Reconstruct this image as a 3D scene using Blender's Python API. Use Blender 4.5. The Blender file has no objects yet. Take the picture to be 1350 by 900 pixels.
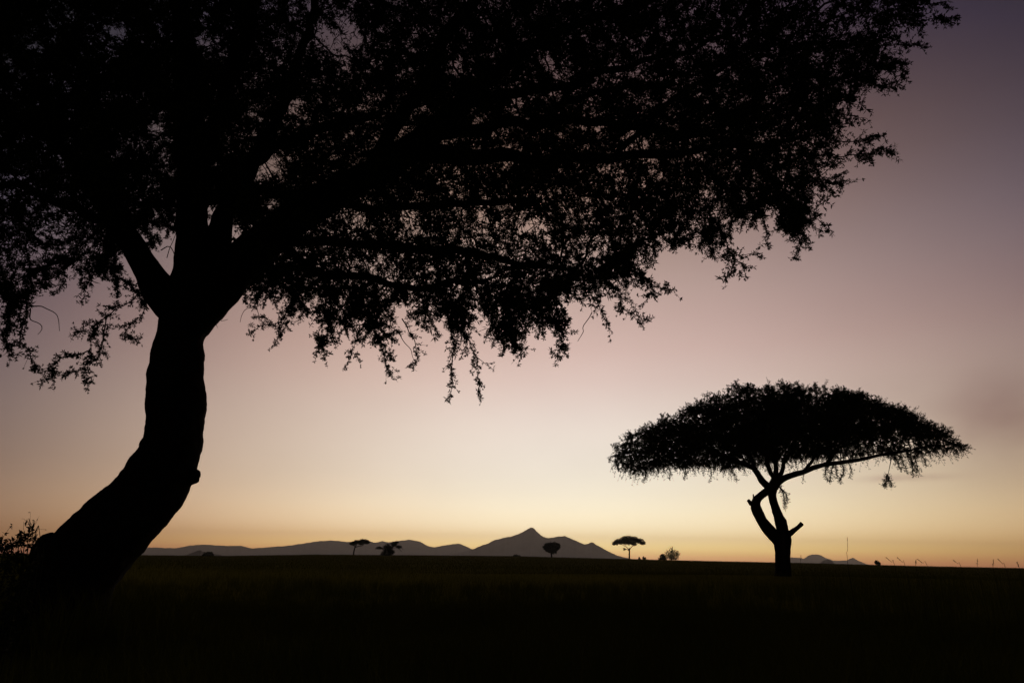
import bpy, math, random
import numpy as np
from mathutils import Vector, Matrix, noise

random.seed(11)
rng = np.random.default_rng(11)
sc = bpy.context.scene
COL = sc.collection

# ------------------------------------------------------------------ camera
W, H, F = 1350.0, 900.0, 900.0
PITCH, ROLL, EYE = math.radians(17.86), math.radians(0.85), 1.0
cam = bpy.data.objects.new('camera', bpy.data.cameras.new('camera'))
COL.objects.link(cam)
R = Matrix.Rotation(math.pi / 2 + PITCH, 3, 'X') @ Matrix.Rotation(ROLL, 3, 'Z')
cam.matrix_world = Matrix.Translation((0, 0, EYE)) @ R.to_4x4()
cam.data.sensor_width = 36.0
cam.data.lens = 24.0
cam.data.clip_start = 0.05
cam.data.clip_end = 40000.0
sc.camera = cam
RN = np.array(R)


def at(px, py, Y):
    """point on the ray through a pixel of the photo at world distance Y"""
    v = RN @ np.array([(px - W / 2) / F, (H / 2 - py) / F, -1.0])
    return v * (Y / v[1]) + np.array([0, 0, EYE])


def proj(P):
    q = (P - np.array([0, 0, EYE])) @ RN
    d = np.maximum(-q[:, 2], 1e-3)
    return W / 2 + F * q[:, 0] / d, H / 2 - F * q[:, 1] / d


# ------------------------------------------------------------------ materials
def material(name, c1, c2, scale=6.0, rough=0.9, bump=0.0, coords='Object', detail=6.0, transl=0.0):
    m = bpy.data.materials.new(name)
    m.use_nodes = True
    nt = m.node_tree
    b = nt.nodes['Principled BSDF']
    b.inputs['Roughness'].default_value = rough
    b.inputs['Specular IOR Level'].default_value = 0.05 if name in ('bark', 'acacia_leaves', 'weed_stalks') else 0.0
    tc = nt.nodes.new('ShaderNodeTexCoord')
    n = nt.nodes.new('ShaderNodeTexNoise')
    n.inputs['Scale'].default_value = scale
    n.inputs['Detail'].default_value = detail
    nt.links.new(tc.outputs[coords], n.inputs['Vector'])
    r = nt.nodes.new('ShaderNodeValToRGB')
    r.color_ramp.elements[0].position = 0.35
    r.color_ramp.elements[1].position = 0.68
    r.color_ramp.elements[0].color = (*c1, 1)
    r.color_ramp.elements[1].color = (*c2, 1)
    nt.links.new(n.outputs['Fac'], r.inputs['Fac'])
    nt.links.new(r.outputs['Color'], b.inputs['Base Color'])
    if bump:
        bp = nt.nodes.new('ShaderNodeBump')
        bp.inputs['Strength'].default_value = bump
        bp.inputs['Distance'].default_value = 0.02
        nt.links.new(n.outputs['Fac'], bp.inputs['Height'])
        nt.links.new(bp.outputs['Normal'], b.inputs['Normal'])
    return m


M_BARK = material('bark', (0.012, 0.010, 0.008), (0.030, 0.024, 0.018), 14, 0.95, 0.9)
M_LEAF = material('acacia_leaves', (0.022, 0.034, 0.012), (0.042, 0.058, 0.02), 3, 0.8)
M_GRASS = material('savanna_grass', (0.125, 0.140, 0.012), (0.190, 0.185, 0.018), 0.8, 0.95)
M_WEED = material('weed_stalks', (0.035, 0.040, 0.014), (0.062, 0.055, 0.024), 5, 0.9)
M_GROUND = material('savanna_ground', (0.140, 0.135, 0.012), (0.200, 0.175, 0.018), 0.15, 1.0)
M_ROCK = material('hill_scrub', (0.045, 0.045, 0.030), (0.085, 0.070, 0.050), 0.004, 1.0)


# ------------------------------------------------------------------ meshes
def mesh_obj(name, V, Fq, mat, parent=None, smooth=False):
    """V (n,3), Fq (m,k) faces of constant size or list of such arrays"""
    if not isinstance(Fq, list):
        Fq = [Fq]
    V = np.asarray(V, dtype=np.float32)
    origin = np.zeros(3)
    me = bpy.data.meshes.new(name)
    me.vertices.add(len(V))
    me.vertices.foreach_set('co', V.ravel())
    nl = sum(f.size for f in Fq)
    nf = sum(len(f) for f in Fq)
    me.loops.add(nl)
    me.loops.foreach_set('vertex_index', np.concatenate([f.ravel() for f in Fq]).astype(np.int32))
    me.polygons.add(nf)
    tot = np.concatenate([np.full(len(f), f.shape[1], dtype=np.int32) for f in Fq])
    st = np.concatenate([[0], np.cumsum(tot)[:-1]]).astype(np.int32)
    me.polygons.foreach_set('loop_start', st)
    if smooth:
        me.polygons.foreach_set('use_smooth', np.ones(nf, dtype=bool))
    me.update(calc_edges=True)
    me.materials.append(mat)
    o = bpy.data.objects.new(name, me)
    COL.objects.link(o)
    if parent is not None:
        o.parent = parent
        if o.parent.type == 'EMPTY':
            me.transform(Matrix.Translation(-Vector(parent.location)))
    return o


def thing(name, label, cat, loc, group=None):
    o = bpy.data.objects.new(name, None)
    COL.objects.link(o)
    o.location = Vector([float(v) for v in loc])
    o.empty_display_size = 0.3
    o['label'] = label
    o['category'] = cat
    if group:
        o['group'] = group
    bpy.context.view_layer.update()
    return o


def tag(o, label, cat, group=None):
    o['label'] = label
    o['category'] = cat
    if group:
        o['group'] = group
    return o


class Acc:
    def __init__(s):
        s.V, s.Q, s.T, s.n = [], [], [], 0

    def add(s, V, Q=None, T=None):
        s.V.append(V)
        if Q is not None and len(Q):
            s.Q.append(Q + s.n)
        if T is not None and len(T):
            s.T.append(T + s.n)
        s.n += len(V)

    def build(s, name, mat, parent=None, smooth=False):
        V = np.concatenate(s.V)
        Fl = []
        if s.Q:
            Fl.append(np.concatenate(s.Q))
        if s.T:
            Fl.append(np.concatenate(s.T))
        return mesh_obj(name, V, Fl, mat, parent, smooth)


def tube(acc, P, r, k=8, rough=0.0, freq=3.0, cap=True, fold=0.0):
    P = np.asarray(P, float)
    r = np.asarray(r, float)
    n = len(P)
    T = np.gradient(P, axis=0)
    T /= np.linalg.norm(T, axis=1)[:, None] + 1e-9
    ref = np.array([0.31, 0.95, 0.05])
    U = np.cross(T, ref)
    U /= np.linalg.norm(U, axis=1)[:, None] + 1e-9
    B = np.cross(T, U)
    a = np.arange(k) / k * 2 * math.pi
    ring = U[:, None, :] * np.cos(a)[None, :, None] + B[:, None, :] * np.sin(a)[None, :, None]
    rr = np.repeat(r[:, None], k, 1)
    if rough:
        for i in range(n):
            for j in range(k):
                c = P[i] + ring[i, j] * r[i]
                v = noise.fractal(Vector(c * freq), 1.0, 2.1, 4)
                f = 0.0
                if fold:
                    f = fold * (math.sin(a[j] * 5 + noise.noise(Vector(P[i] * 0.9)) * 5) + .5 * math.sin(a[j] * 9 + 2))
                rr[i, j] *= 1 + rough * v + f
    V = (P[:, None, :] + ring * rr[:, :, None]).reshape(-1, 3)
    i, j = np.meshgrid(np.arange(n - 1), np.arange(k), indexing='ij')
    j2 = (j + 1) % k
    Q = np.stack([i * k + j, i * k + j2, (i + 1) * k + j2, (i + 1) * k + j], -1).reshape(-1, 4)
    T3 = None
    if cap:
        V = np.vstack([V, P[0], P[-1]])
        jj = np.arange(k)
        T3 = np.vstack([np.stack([np.full(k, n * k), (jj + 1) % k, jj], -1),
                        np.stack([np.full(k, n * k + 1), (n - 1) * k + jj, (n - 1) * k + (jj + 1) % k], -1)])
    acc.add(V, Q, T3)


def resample(P, r, step):
    """Catmull-Rom through points"""
    P = np.asarray(P, float)
    r = np.asarray(r, float)
    X = np.hstack([P, r[:, None]])
    Xp = np.vstack([2 * X[0] - X[1], X, 2 * X[-1] - X[-2]])
    out = []
    for i in range(1, len(Xp) - 2):
        p0, p1, p2, p3 = Xp[i - 1:i + 3]
        m = max(2, int(np.linalg.norm(p2[:3] - p1[:3]) / step))
        for t in np.arange(m) / m:
            out.append(0.5 * ((2 * p1) + (-p0 + p2) * t + (2 * p0 - 5 * p1 + 4 * p2 - p3) * t * t
                              + (-p0 + 3 * p1 - 3 * p2 + p3) * t ** 3))
    out.append(X[-1])
    out = np.array(out)
    out[:, 3] = np.maximum(out[:, 3], 0.002)
    return out[:, :3], out[:, 3]


def pxlimb(L, step):
    """list of (px, py, half width px, Y) -> world polyline"""
    P = [at(a, b, Y) for a, b, h, Y in L]
    r = [h * Y / F * 1.02 for a, b, h, Y in L]
    return resample(P, r, step)


def unit(v):
    return v / (np.linalg.norm(v, axis=-1, keepdims=True) + 1e-9)


def blades(acc, base, d, length, width):
    """leaf blades: narrow four-sided leaves, one quad each, folded out of plane by their random roll"""
    n = len(base)
    ref = unit(rng.normal(size=(n, 3)))
    s = unit(np.cross(d, ref))
    L = length[:, None]
    w = width[:, None] * 0.5
    nrm = np.cross(d, s)
    V = np.stack([base, base + d * L * 0.55 + s * w, base + d * L - nrm * L * 0.12, base + d * L * 0.45 - s * w], 1)
    acc.add(V.reshape(-1, 3), np.arange(n * 4).reshape(n, 4))


def prisms(acc, A, B, r0, r1):
    """three-sided twigs from A to B"""
    n = len(A)
    d = unit(B - A)
    u = unit(np.cross(d, unit(rng.normal(size=(n, 3)))))
    w = np.cross(d, u)
    V = []
    for P, r in ((A, r0), (B, r1)):
        for k in range(3):
            a = k * 2 * math.pi / 3
            V.append(P + (u * math.cos(a) + w * math.sin(a)) * r)
    V = np.stack(V, 1).reshape(-1, 3)
    base = np.arange(n)[:, None] * 6
    Q = np.concatenate([base + np.array([[0, 1, 4, 3]]), base + np.array([[1, 2, 5, 4]]), base + np.array([[2, 0, 3, 5]])])
    acc.add(V, Q)


def colonize(seedP, attr, step, kill, infl, iters, lift=0.0, jitter=0.25):
    """grow branch nodes from seed points towards attraction points"""
    P = [p for p in seedP]
    par = [-1] * len(P)
    arr = np.array(P)
    A = attr.copy()
    nd = np.full(len(A), 1e9)
    ni = np.zeros(len(A), int)

    def upd(pts, off):
        for c in range(0, len(pts), 400):
            blk = pts[c:c + 400]
            D = np.linalg.norm(A[:, None, :] - blk[None], axis=2)
            k = D.argmin(1)
            m = D[np.arange(len(A)), k]
            b = m < nd
            nd[b] = m[b]
            ni[b] = off + c + k[b]
    upd(arr, 0)
    kids = {}
    for it in range(iters):
        act = nd < infl
        if not act.any():
            break
        ids = ni[act]
        dirs = unit(A[act] - np.array(P)[ids])
        u, inv = np.unique(ids, return_inverse=True)
        S = np.zeros((len(u), 3))
        np.add.at(S, inv, dirs)
        new, off = [], len(P)
        for k, q in enumerate(u):
            d = unit(S[k]) + rng.normal(size=3) * jitter
            d[2] += lift
            d = d / np.linalg.norm(d)
            npos = P[q] + d * step
            c = kids.get(int(q), [])
            if len(c) >= 3 or any(np.linalg.norm(npos - P[x]) < step * 0.35 for x in c):
                continue
            new.append(npos)
            par.append(int(q))
            kids.setdefault(int(q), []).append(off + len(new) - 1)
        if not new:
            break
        P.extend(new)
        upd(np.array(new), off)
        keep = nd > kill
        A = A[keep]
        nd = nd[keep]
        ni = ni[keep]
        if not len(A):
            break
    return np.array(P), np.array(par), kids


def grow_branches(acc, P, par, nseed, tip, k=5, expo=2.35, rmax=0.07):
    n = len(P)
    rad = np.zeros(n)
    acc_r = np.zeros(n)
    for i in range(n - 1, nseed - 1, -1):
        rad[i] = max(tip, acc_r[i] ** (1 / expo))
        if par[i] >= 0:
            acc_r[par[i]] += rad[i] ** expo
    rad = np.minimum(rad, rmax)
    ch = {}
    for i in range(nseed, n):
        ch.setdefault(int(par[i]), []).append(i)
    starts = []
    for p, c in ch.items():
        c.sort(key=lambda x: -rad[x])
        if p < nseed:
            starts += [(p, x) for x in c]
        else:
            starts += [(p, x) for x in c[1:]]
    for p, x in starts:
        pts, rs = [P[p]], [rad[x]]
        while True:
            pts.append(P[x])
            rs.append(rad[x])
            c = ch.get(x)
            if not c:
                break
            x = c[0]
        tube(acc, np.array(pts), np.array(rs), k if rs[0] > 3 * tip else 3, cap=False)
    return rad


def leaf_twigs(tw, lv, S, D, length, droop, nros, nbl, bl, bw, tr, ros_filter=None, spread=1.0):
    """twigs starting at S, heading D, drooping; tufts of leaves along them"""
    n = len(S)
    L = length[:, None]
    prev = S
    for t0, t1 in ((0, .5), (.5, 1.)):
        nx = S + D * L * t1 + np.array([0, 0, -1.]) * (droop[:, None] * (L * t1) ** 2)
        prisms(tw, prev, nx, tr, tr * 0.7)
        prev = nx
    for q in range(nros):
        t = (q + 0.5 + rng.uniform(-.4, .4, n)) / nros
        t = t[:, None]
        C = S + D * L * t + np.array([0, 0, -1.]) * (droop[:, None] * (L * t) ** 2)
        C = C + rng.normal(size=C.shape) * bl * 0.15
        T = unit(D + np.array([0, 0, -1.]) * 2 * droop[:, None] * L * t)
        m = np.ones(n, bool)
        if ros_filter is not None:
            m = ros_filter(C)
        Cm, Tm = C[m], T[m]
        sz = .5 + 1.05 * rng.uniform(size=len(Cm)) ** 1.6
        for _ in range(nbl):
            d = unit(Tm * 0.55 + rng.normal(size=Cm.shape) * spread)
            blades(lv, Cm, d, bl * sz * rng.uniform(.7, 1.25, len(Cm)), np.full(len(Cm), bw) * rng.uniform(.7, 1.2, len(Cm)))


# ------------------------------------------------------------------ terrain
HZ = [(-60, 0.1), (-36, .3), (-30, .5), (-22, 1.0), (-15, 4.2), (-10, 4.8), (-4.3, 5.5), (1, 5.8), (5, 5.0), (10, 4.3), (16, 3.4), (22, 2.8), (30, 1.2), (37, .5), (60, 0.1)]
HZa = np.array(HZ)
CREST = 320.0


def gz(x, y):
    """height of the ground: flat by the camera, a low swell about 300 m out"""
    r = np.hypot(x, y)
    a = np.degrees(np.arctan2(x, y))
    hp = np.interp(a, HZa[:, 0], HZa[:, 1]) * np.where(np.abs(a) < 60, 1, 0)
    top = (EYE + CREST * hp / F) * np.clip((60 - np.abs(a)) / 15, 0, 1)
    up = np.clip((r - 18) / (CREST - 18), 0, 1)
    dn = np.clip((r - CREST) / 900, 0, 1)
    s = (3 * up ** 2 - 2 * up ** 3) * (1 - (3 * dn ** 2 - 2 * dn ** 3))
    s = np.where(hp > 0.01, s, 0)
    roll = 0.05 * np.sin(x * .21 + 1.3) * np.cos(y * .17) * np.clip((r - 8) / 20, 0, 1) * np.clip(1 - r / 200, 0, 1)
    mound = 0.38 * np.exp(-(((x - 17.0) / 22.0) ** 2 + ((y - 43.0) / 9.0) ** 2))
    return top * s + roll + mound


rr = np.concatenate([[0.0], np.geomspace(0.8, 11300, 270)])
aa = np.radians(np.concatenate([np.arange(-60, 60, 0.5), np.arange(60, 300, 4.0)]))
RR, AA = np.meshgrid(rr, aa, indexing='ij')
X, Y = RR * np.sin(AA), RR * np.cos(AA)
Z = gz(X, Y)
n1, n2 = RR.shape
ii, jj = np.meshgrid(np.arange(n1 - 1), np.arange(n2), indexing='ij')
j2 = (jj + 1) % n2
Q = np.stack([ii * n2 + jj, (ii + 1) * n2 + jj, (ii + 1) * n2 + j2, ii * n2 + j2], -1).reshape(-1, 4)
g = mesh_obj('ground', np.stack([X, Y, Z], -1).reshape(-1, 3), Q, M_GROUND, smooth=True)
g['kind'] = 'structure'
g['label'] = 'wide flat savanna ground running out to the hills'


# ------------------------------------------------------------------ hills
def hill(name, prof, Yd, depth, label, seed, nd=61, step=1.0, rough=0.5):
    prof = np.array(prof, float)
    px = np.arange(prof[0, 0], prof[-1, 0] + step, step)
    py = np.interp(px, prof[:, 0], prof[:, 1])
    py = py + np.array([.55 * noise.fractal(Vector((a * .16, seed, 0)), 1, 2, 3) for a in px])
    top = np.array([at(a, b, Yd) for a, b in zip(px, py)])
    xs, hs = top[:, 0], np.maximum(top[:, 2], 0)
    v = np.linspace(-1, 1, nd)
    V = []
    for t in v:
        f = (1 - abs(t)) ** 1.15
        for x, h in zip(xs, hs):
            nn = noise.fractal(Vector((x * .0022 + seed, t * 2.2, seed)), 1.0, 2.0, 5)
            spur = 1 + rough * nn * abs(t) * (1.6 - abs(t))
            detail = 1.0 + 0.012 * noise.noise(Vector((x * .03, t * 9, seed + 5)))
            yy = Yd + t * depth * (0.35 + 0.65 * min(1, h / max(hs.max(), 1))) + 60 * noise.noise(Vector((x * .004, t, seed))) * (abs(t) > .01)
            z = h * max(f * spur * detail, 0) - 1.0 * abs(t)
            V.append((x * yy / Yd if t else x, yy, max(z, -0.8)))
    V = np.array(V)
    m = len(xs)
    i, j = np.meshgrid(np.arange(nd - 1), np.arange(m - 1), indexing='ij')
    Q = np.stack([i * m + j, i * m + j + 1, (i + 1) * m + j + 1, (i + 1) * m + j], -1).reshape(-1, 4)
    o = mesh_obj(name, V, Q, M_ROCK, smooth=True)
    o['kind'] = 'structure'
    o['label'] = label
    return o


hill('hills', [(20, 742), (60, 733), (110, 727), (150, 724), (185, 722), (195, 721), (220, 722), (235, 722), (250, 718.6), (268, 717), (285, 718.5),
               (300, 719.3), (318, 719), (333, 722.6), (350, 721), (375, 719.3), (400, 716), (420, 713), (435, 711.8), (450, 713), (462, 714.3),
               (484, 711.8), (494, 715), (504, 713), (513, 714.3), (529, 712), (540, 711), (548, 712), (555, 714.2), (564, 719), (573, 721.2),
               (587, 718), (597, 716.5), (604, 716), (609, 717), (615, 720), (622, 723.5), (640, 727), (660, 731), (700, 742)],
     7800, 900, 'long low line of dusky far hills left of the peak', 1.7, step=1.5)
hill('mountain', [(560, 741), (580, 735), (605, 728.5), (622, 724.3), (633, 719.3), (644.5, 715.5), (651, 712), (658, 710), (675.6, 706), (682, 703.8),
                  (689, 700.8), (695, 697), (700, 694.8), (703.5, 695.8), (706.7, 699), (713, 705.2), (717, 707.5), (722, 708.8), (729, 708.2), (735.6, 706.8), (744.5, 706),
                  (750, 708.3), (755.5, 710.7), (771, 717.5), (776, 716), (780, 714), (783, 715), (786.7, 718), (800, 725.2), (813, 731.5), (835, 737), (862, 744)],
     6200, 800, 'dark mountain with one pointed summit and two lower shoulders', 4.2, step=1.0)
hill('hills', [(1012, 747), (1025, 741), (1035, 736.2), (1041, 734), (1050, 734.8), (1060, 735.6), (1065, 731.8), (1071, 730.4), (1078, 730.7), (1083, 732), (1088, 734.6),
               (1098, 738.2), (1107, 738.6), (1117, 738), (1121, 736), (1124, 734.6), (1128, 736.4), (1132, 738.7), (1142, 743), (1160, 747), (1175, 749)],
     10700, 400, 'pale small group of distant hills beside the flat topped tree trunk', 7.7, step=1.0)
hill('hills', [(1076, 747), (1082, 741), (1086, 738), (1091, 737), (1096, 738.6), (1101, 743), (1105, 747)],
     3600, 120, 'small dark rounded knoll in front of the pale right hand hills', 3.1, nd=25, step=0.7)
hill('hills', [(228, 735), (240, 732), (247, 730.6), (253, 728.5), (258, 726.6), (262, 725.2), (265, 725), (268, 727), (273, 727.5), (282, 729.5), (290, 731), (300, 734)],
     2600, 150, 'little dark crooked hill behind the lone round bush', 9.3, nd=25, step=0.8)

# ------------------------------------------------------------------ big tree
big = thing('acacia_tree', 'huge near acacia with thick curved leaning trunk and drooping crown filling the upper picture', 'tree', (*at(66, 850, 8.0)[:2], 0.0))
trunkL = [(60, 895, 92, 8.0), (64, 855, 74, 8.0), (74, 815, 60, 8.0), (86, 780, 52, 8.0), (101, 750, 50, 8.0), (122, 726, 49, 8.0), (147, 702, 46.5, 8.0), (175, 672, 45, 8.0),
          (200, 643, 43, 8.0), (215, 617, 41, 8.0), (225, 590, 38, 8.0), (231, 562, 35.5, 8.0), (233, 533, 37.5, 8.0), (232, 500, 35.5, 8.0), (233, 478, 34.5, 8.0),
          (238, 445, 31, 8.0), (247, 417, 38, 8.0), (253, 393, 42, 8.0), (256, 375, 34, 8.0)]
limbs = {
    'left': [(236, 412, 26, 8.0), (212, 385, 24, 7.95), (196, 358, 19, 7.9), (182, 335, 17, 7.8), (163, 305, 15, 7.6), (138, 272, 13, 7.4), (110, 235, 10, 7.1), (78, 190, 8, 6.8), (40, 140, 6, 6.5), (-10, 95, 4, 6.2), (-70, 60, 3, 6)],
    'left_b': [(163, 305, 8, 7.6), (120, 285, 7, 7.9), (70, 262, 6, 8.2), (20, 250, 5, 8.5), (-50, 235, 4, 8.8), (-130, 235, 3, 9.1)],
    'left_c': [(196, 358, 9, 7.9), (170, 300, 9, 8.5), (140, 240, 8, 9.1), (100, 180, 7, 9.7), (60, 120, 5, 10.3), (10, 60, 4, 10.8)],
    'stem': [(252, 395, 34, 8.0), (254, 350, 25, 8.05), (253, 300, 21, 8.1), (252, 240, 20, 8.1), (252, 180, 19, 8.15), (249, 120, 17, 8.2), (243, 60, 16, 8.2), (237, 0, 14, 8.3), (228, -80, 10, 8.3), (222, -160, 6, 8.3)],
    'stem_b': [(268, 388, 24, 8.0), (279, 348, 21, 8.1), (289, 306, 16, 8.3), (314, 250, 11, 8.7), (345, 195, 10, 9.1), (372, 135, 8, 9.6), (395, 70, 7, 10), (415, 0, 5, 10.4), (430, -80, 4, 10.6)],
    'right': [(250, 432, 24, 8.0), (266, 404, 30, 8.0), (289, 378, 31, 7.98), (316, 348, 28, 7.95), (345, 322, 26.5, 7.9), (375, 298, 26, 7.85), (405, 276, 25.5, 7.8), (440, 256, 23, 7.7), (480, 234, 21, 7.6), (520, 210, 20, 7.5), (552, 188, 20, 7.4),
              (580, 164, 18, 7.3), (606, 140, 15, 7.2), (640, 108, 12, 7.0), (680, 76, 10, 6.8), (730, 45, 8, 6.6), (800, 18, 6, 6.4), (880, -5, 5, 6.2), (980, -20, 3.5, 6.0)],
    'right_b': [(545, 200, 15, 7.4), (580, 204, 14, 7.4), (640, 205, 11, 7.3), (700, 211, 9, 7.2), (760, 212, 8, 7.1), (820, 211, 7, 7.0), (870, 204, 6, 6.9), (930, 200, 5, 6.8), (1000, 188, 4, 6.7), (1070, 178, 3, 6.6)],
    'right_c': [(806, 211, 5, 7.0), (818, 198, 5, 7.0), (835, 180, 4.5, 7.1), (868, 150, 4, 7.2), (910, 118, 3.5, 7.4), (960, 85, 3, 7.6), (1020, 55, 2.5, 7.8)],
    'right_d': [(612, 138, 9, 7.2), (660, 124, 8, 7.3), (712, 118, 7, 7.5), (752, 112, 6, 7.7), (810, 92, 5, 8), (880, 70, 4, 8.4), (960, 45, 3, 8.8)],
    'right_e': [(690, 165, 5, 7.6), (722, 152, 5, 7.6), (752, 132, 5, 7.8), (800, 120, 4, 8.1), (860, 112, 3, 8.5)],
    'low': [(366, 316, 11, 7.9), (400, 319, 7.5, 7.9), (450, 319, 6, 7.8), (520, 323, 6, 7.6), (585, 322, 6, 7.4), (630, 334, 5, 7.2), (690, 350, 4, 7.0), (750, 352, 3, 6.8)],
    'low_b': [(362, 308, 10, 7.9), (378, 328, 7, 7.95), (398, 345, 6.5, 8.1), (428, 360, 6, 8.4), (480, 368, 5, 8.8), (560, 378, 4, 9.3), (640, 372, 3, 9.8)],
    'back': [(252, 380, 14, 8.1), (256, 300, 11, 9.0), (300, 240, 12, 9.9), (350, 200, 10, 10.8), (420, 170, 8, 11.6), (500, 150, 6, 12.2)],
    'back_b': [(300, 240, 8, 9.9), (400, 262, 7, 10.6), (500, 275, 6, 11.2), (600, 270, 5, 11.6), (700, 262, 4, 11.9)],
    'front': [(253, 350, 14, 8.0), (254, 270, 12, 7.3), (280, 180, 13, 6.6), (310, 80, 12, 6.0), (350, -40, 9, 5.5)],
    'front_b': [(480, 234, 10, 7.6), (520, 160, 10, 6.9), (570, 80, 10, 6.3), (630, -10, 8, 5.8), (690, -90, 6, 5.5)],
    'up_r': [(560, 180, 10, 7.4), (640, 170, 9, 8.2), (730, 160, 7, 9.0), (820, 165, 6, 9.7), (910, 175, 4, 10.3), (990, 190, 3, 10.7)],
}
acc_t = Acc()
P, r = pxlimb(trunkL, 0.02)
tube(acc_t, P, r * 0.965, 72, rough=0.085, freq=3.3, fold=0.010)
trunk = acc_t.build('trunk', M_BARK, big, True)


def knob(parent, px, py, Yd, rad, sx=1, sz=1, seed=0):
    c = at(px, py, Yd)
    V, T = [], []
    nu, nv = 16, 12
    for i in range(nv + 1):
        th = math.pi * i / nv
        for j in range(nu):
            ph = 2 * math.pi * j / nu
            d = Vector((math.sin(th) * math.cos(ph), math.sin(th) * math.sin(ph), math.cos(th)))
            k = rad * (1 + 0.25 * noise.fractal(d * 1.8 + Vector((seed, 0, 0)), 1, 2, 3))
            V.append(c + np.array([d.x * k * sx, d.y * k, d.z * k * sz]))
    i, j = np.meshgrid(np.arange(nv), np.arange(nu), indexing='ij')
    Q = np.stack([i * nu + j, i * nu + (j + 1) % nu, (i + 1) * nu + (j + 1) % nu, (i + 1) * nu + j], -1).reshape(-1, 4)
    V = np.array(V) - np.array(big.location)
    o = mesh_obj('burl', V, Q, M_BARK, None, True)
    o.parent = parent
    return o


knob(trunk, 252, 627, 8.0, 0.10, 1.0, 1.1, 1)
knob(trunk, 64, 728, 8.0, 0.17, 1.0, 1.15, 4)
knob(trunk, 196, 585, 8.0, 0.085, 1.1, 1.2, 7)
knob(trunk, 205, 553, 8.0, 0.085, 1.0, 1.3, 9)

acc_l = Acc()
seedP = []
for nm, L in limbs.items():
    P, r = pxlimb(L, 0.05)
    if nm not in ('stem', 'left', 'right'):
        # natural waver of the thinner limbs
        t = np.linspace(0, 1, len(P))[:, None]
        w = np.array([[noise.noise(Vector(p * 1.7)), noise.noise(Vector(p * 1.7 + 9)), noise.noise(Vector(p * 1.7 + 21))] for p in P])
        P = P + w * 0.10 * np.minimum(1, t * 5)
    tube(acc_l, P, r, 16, rough=0.10, freq=4)
    idx = np.arange(len(P))
    m = (idx % 3 == 0) & (idx > len(P) * (0.12 if nm not in ('stem', 'left', 'right', 'stem_b', 'back', 'front') else 0.3))
    seedP.append(P[m])
seedP = np.concatenate(seedP)

# crown volume
BOT = np.array([(-400, 330), (-150, 370), (0, 385), (25, 395), (50, 370), (80, 345), (120, 345), (160, 350), (190, 300), (215, 270), (240, 255), (285, 255), (310, 300), (340, 345), (375, 385), (410, 398),
                (470, 405), (520, 412), (580, 415), (640, 412), (700, 405), (750, 395), (800, 375), (835, 345), (860, 300), (900, 290), (940, 300), (980, 292), (1010, 285), (1050, 275), (1080, 235),
                (1105, 190), (1120, 150), (1150, 100), (1175, 50), (1200, 10), (1225, -30), (1260, -100), (1300, -260), (1340, -500)])
HOLES = [(440, 58, 14, 17), (456, 30, 13, 17), (157, 43, 15, 14), (266, 52, 11, 13), (205, 168, 14, 12), (384, 138, 16, 15), (358, 216, 18, 17), (538, 288, 13, 17), (548, 305, 10, 9), (722, 84, 13, 10), (742, 98, 14, 10), (560, 145, 12, 10),
         (222, 345, 14, 30), (322, 318, 14, 11), (470, 55, 14, 12), (600, 85, 9, 9), (800, 222, 12, 9), (700, 300, 15, 12), (860, 225, 10, 8), (640, 265, 12, 10), (480, 140, 9, 8), (500, 340, 9, 7), (330, 150, 9, 9)]


def holes(px, py, k=1.0):
    m = np.zeros(len(px), bool)
    wv = 1 + .30 * np.sin(px * .31 + py * .17) * np.sin(py * .37 - px * .11) + .22 * np.sin(px * .73 + 2) * np.sin(py * .61 + 1)
    for hx, hy, rx, ry in HOLES:
        m |= ((px - hx) / (rx * k)) ** 2 + ((py - hy) / (ry * k)) ** 2 < wv
    return m


N = 60000
C = np.stack([rng.uniform(-10.5, 7.0, N), rng.uniform(4.6, 12.8, N), rng.uniform(3.0, 10.2, N)], -1)
px, py = proj(C)
bot = np.interp(px, BOT[:, 0], BOT[:, 1]) + 26 * np.sin(px * .085 + .6) * np.sin(px * .031 + 1) + 10 * np.sin(px * .23) + 8
cx, cy = (C[:, 0] + 2.2) / 9.0, (C[:, 1] - 8.4) / 4.6
rho = cx ** 2 + cy ** 2
ztop = 8.0 + 2.2 * np.sqrt(np.clip(1 - rho, 0, 1))
zbot = 3.0 + 0.5 * rho
m = (py < bot - 4) & (rho < 1) & (C[:, 2] < ztop) & (C[:, 2] > zbot) & (C[:, 1] > 4.9) & (py > -420)
m &= ~holes(px, py, 1.0)
C = C[m]
nz = np.array([noise.fractal(Vector((c[0] * .75, c[1] * .75, c[2] * 1.3)), 1.0, 2.0, 2) for c in C])
C = C[nz > np.where(py[m] < 170, -.2, -.09)]
px, py = proj(C)
keep = rng.uniform(size=len(C)) < np.where(py < -60, 0.6, 1.0)
C = C[keep][:20000]
P, par, kids = colonize(seedP, C, 0.14, 0.19, 1.3, 90, lift=-0.03)
rad = grow_branches(acc_l, P, par, len(seedP), 0.0042, 6, rmax=0.05)
acc_l.build('branches', M_BARK, big, True)
print('big tree nodes', len(P), 'attractors', len(C))


def big_filter(Cc):
    x, y = proj(Cc)
    d = np.full(len(x), 9.0)
    wv = 1 + .55 * np.sin(x * .29 + y * .21) * np.sin(y * .33 - x * .13) + .35 * np.sin(x * .8 + 2) * np.sin(y * .7 + 1)
    for hx, hy, rx, ry in HOLES:
        d = np.minimum(d, ((x - hx) / rx) ** 2 + ((y - hy) / ry) ** 2)
    return rng.uniform(size=len(x)) < np.clip((d / np.maximum(wv, .25) - .12) / .95, .07, 1)


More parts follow.
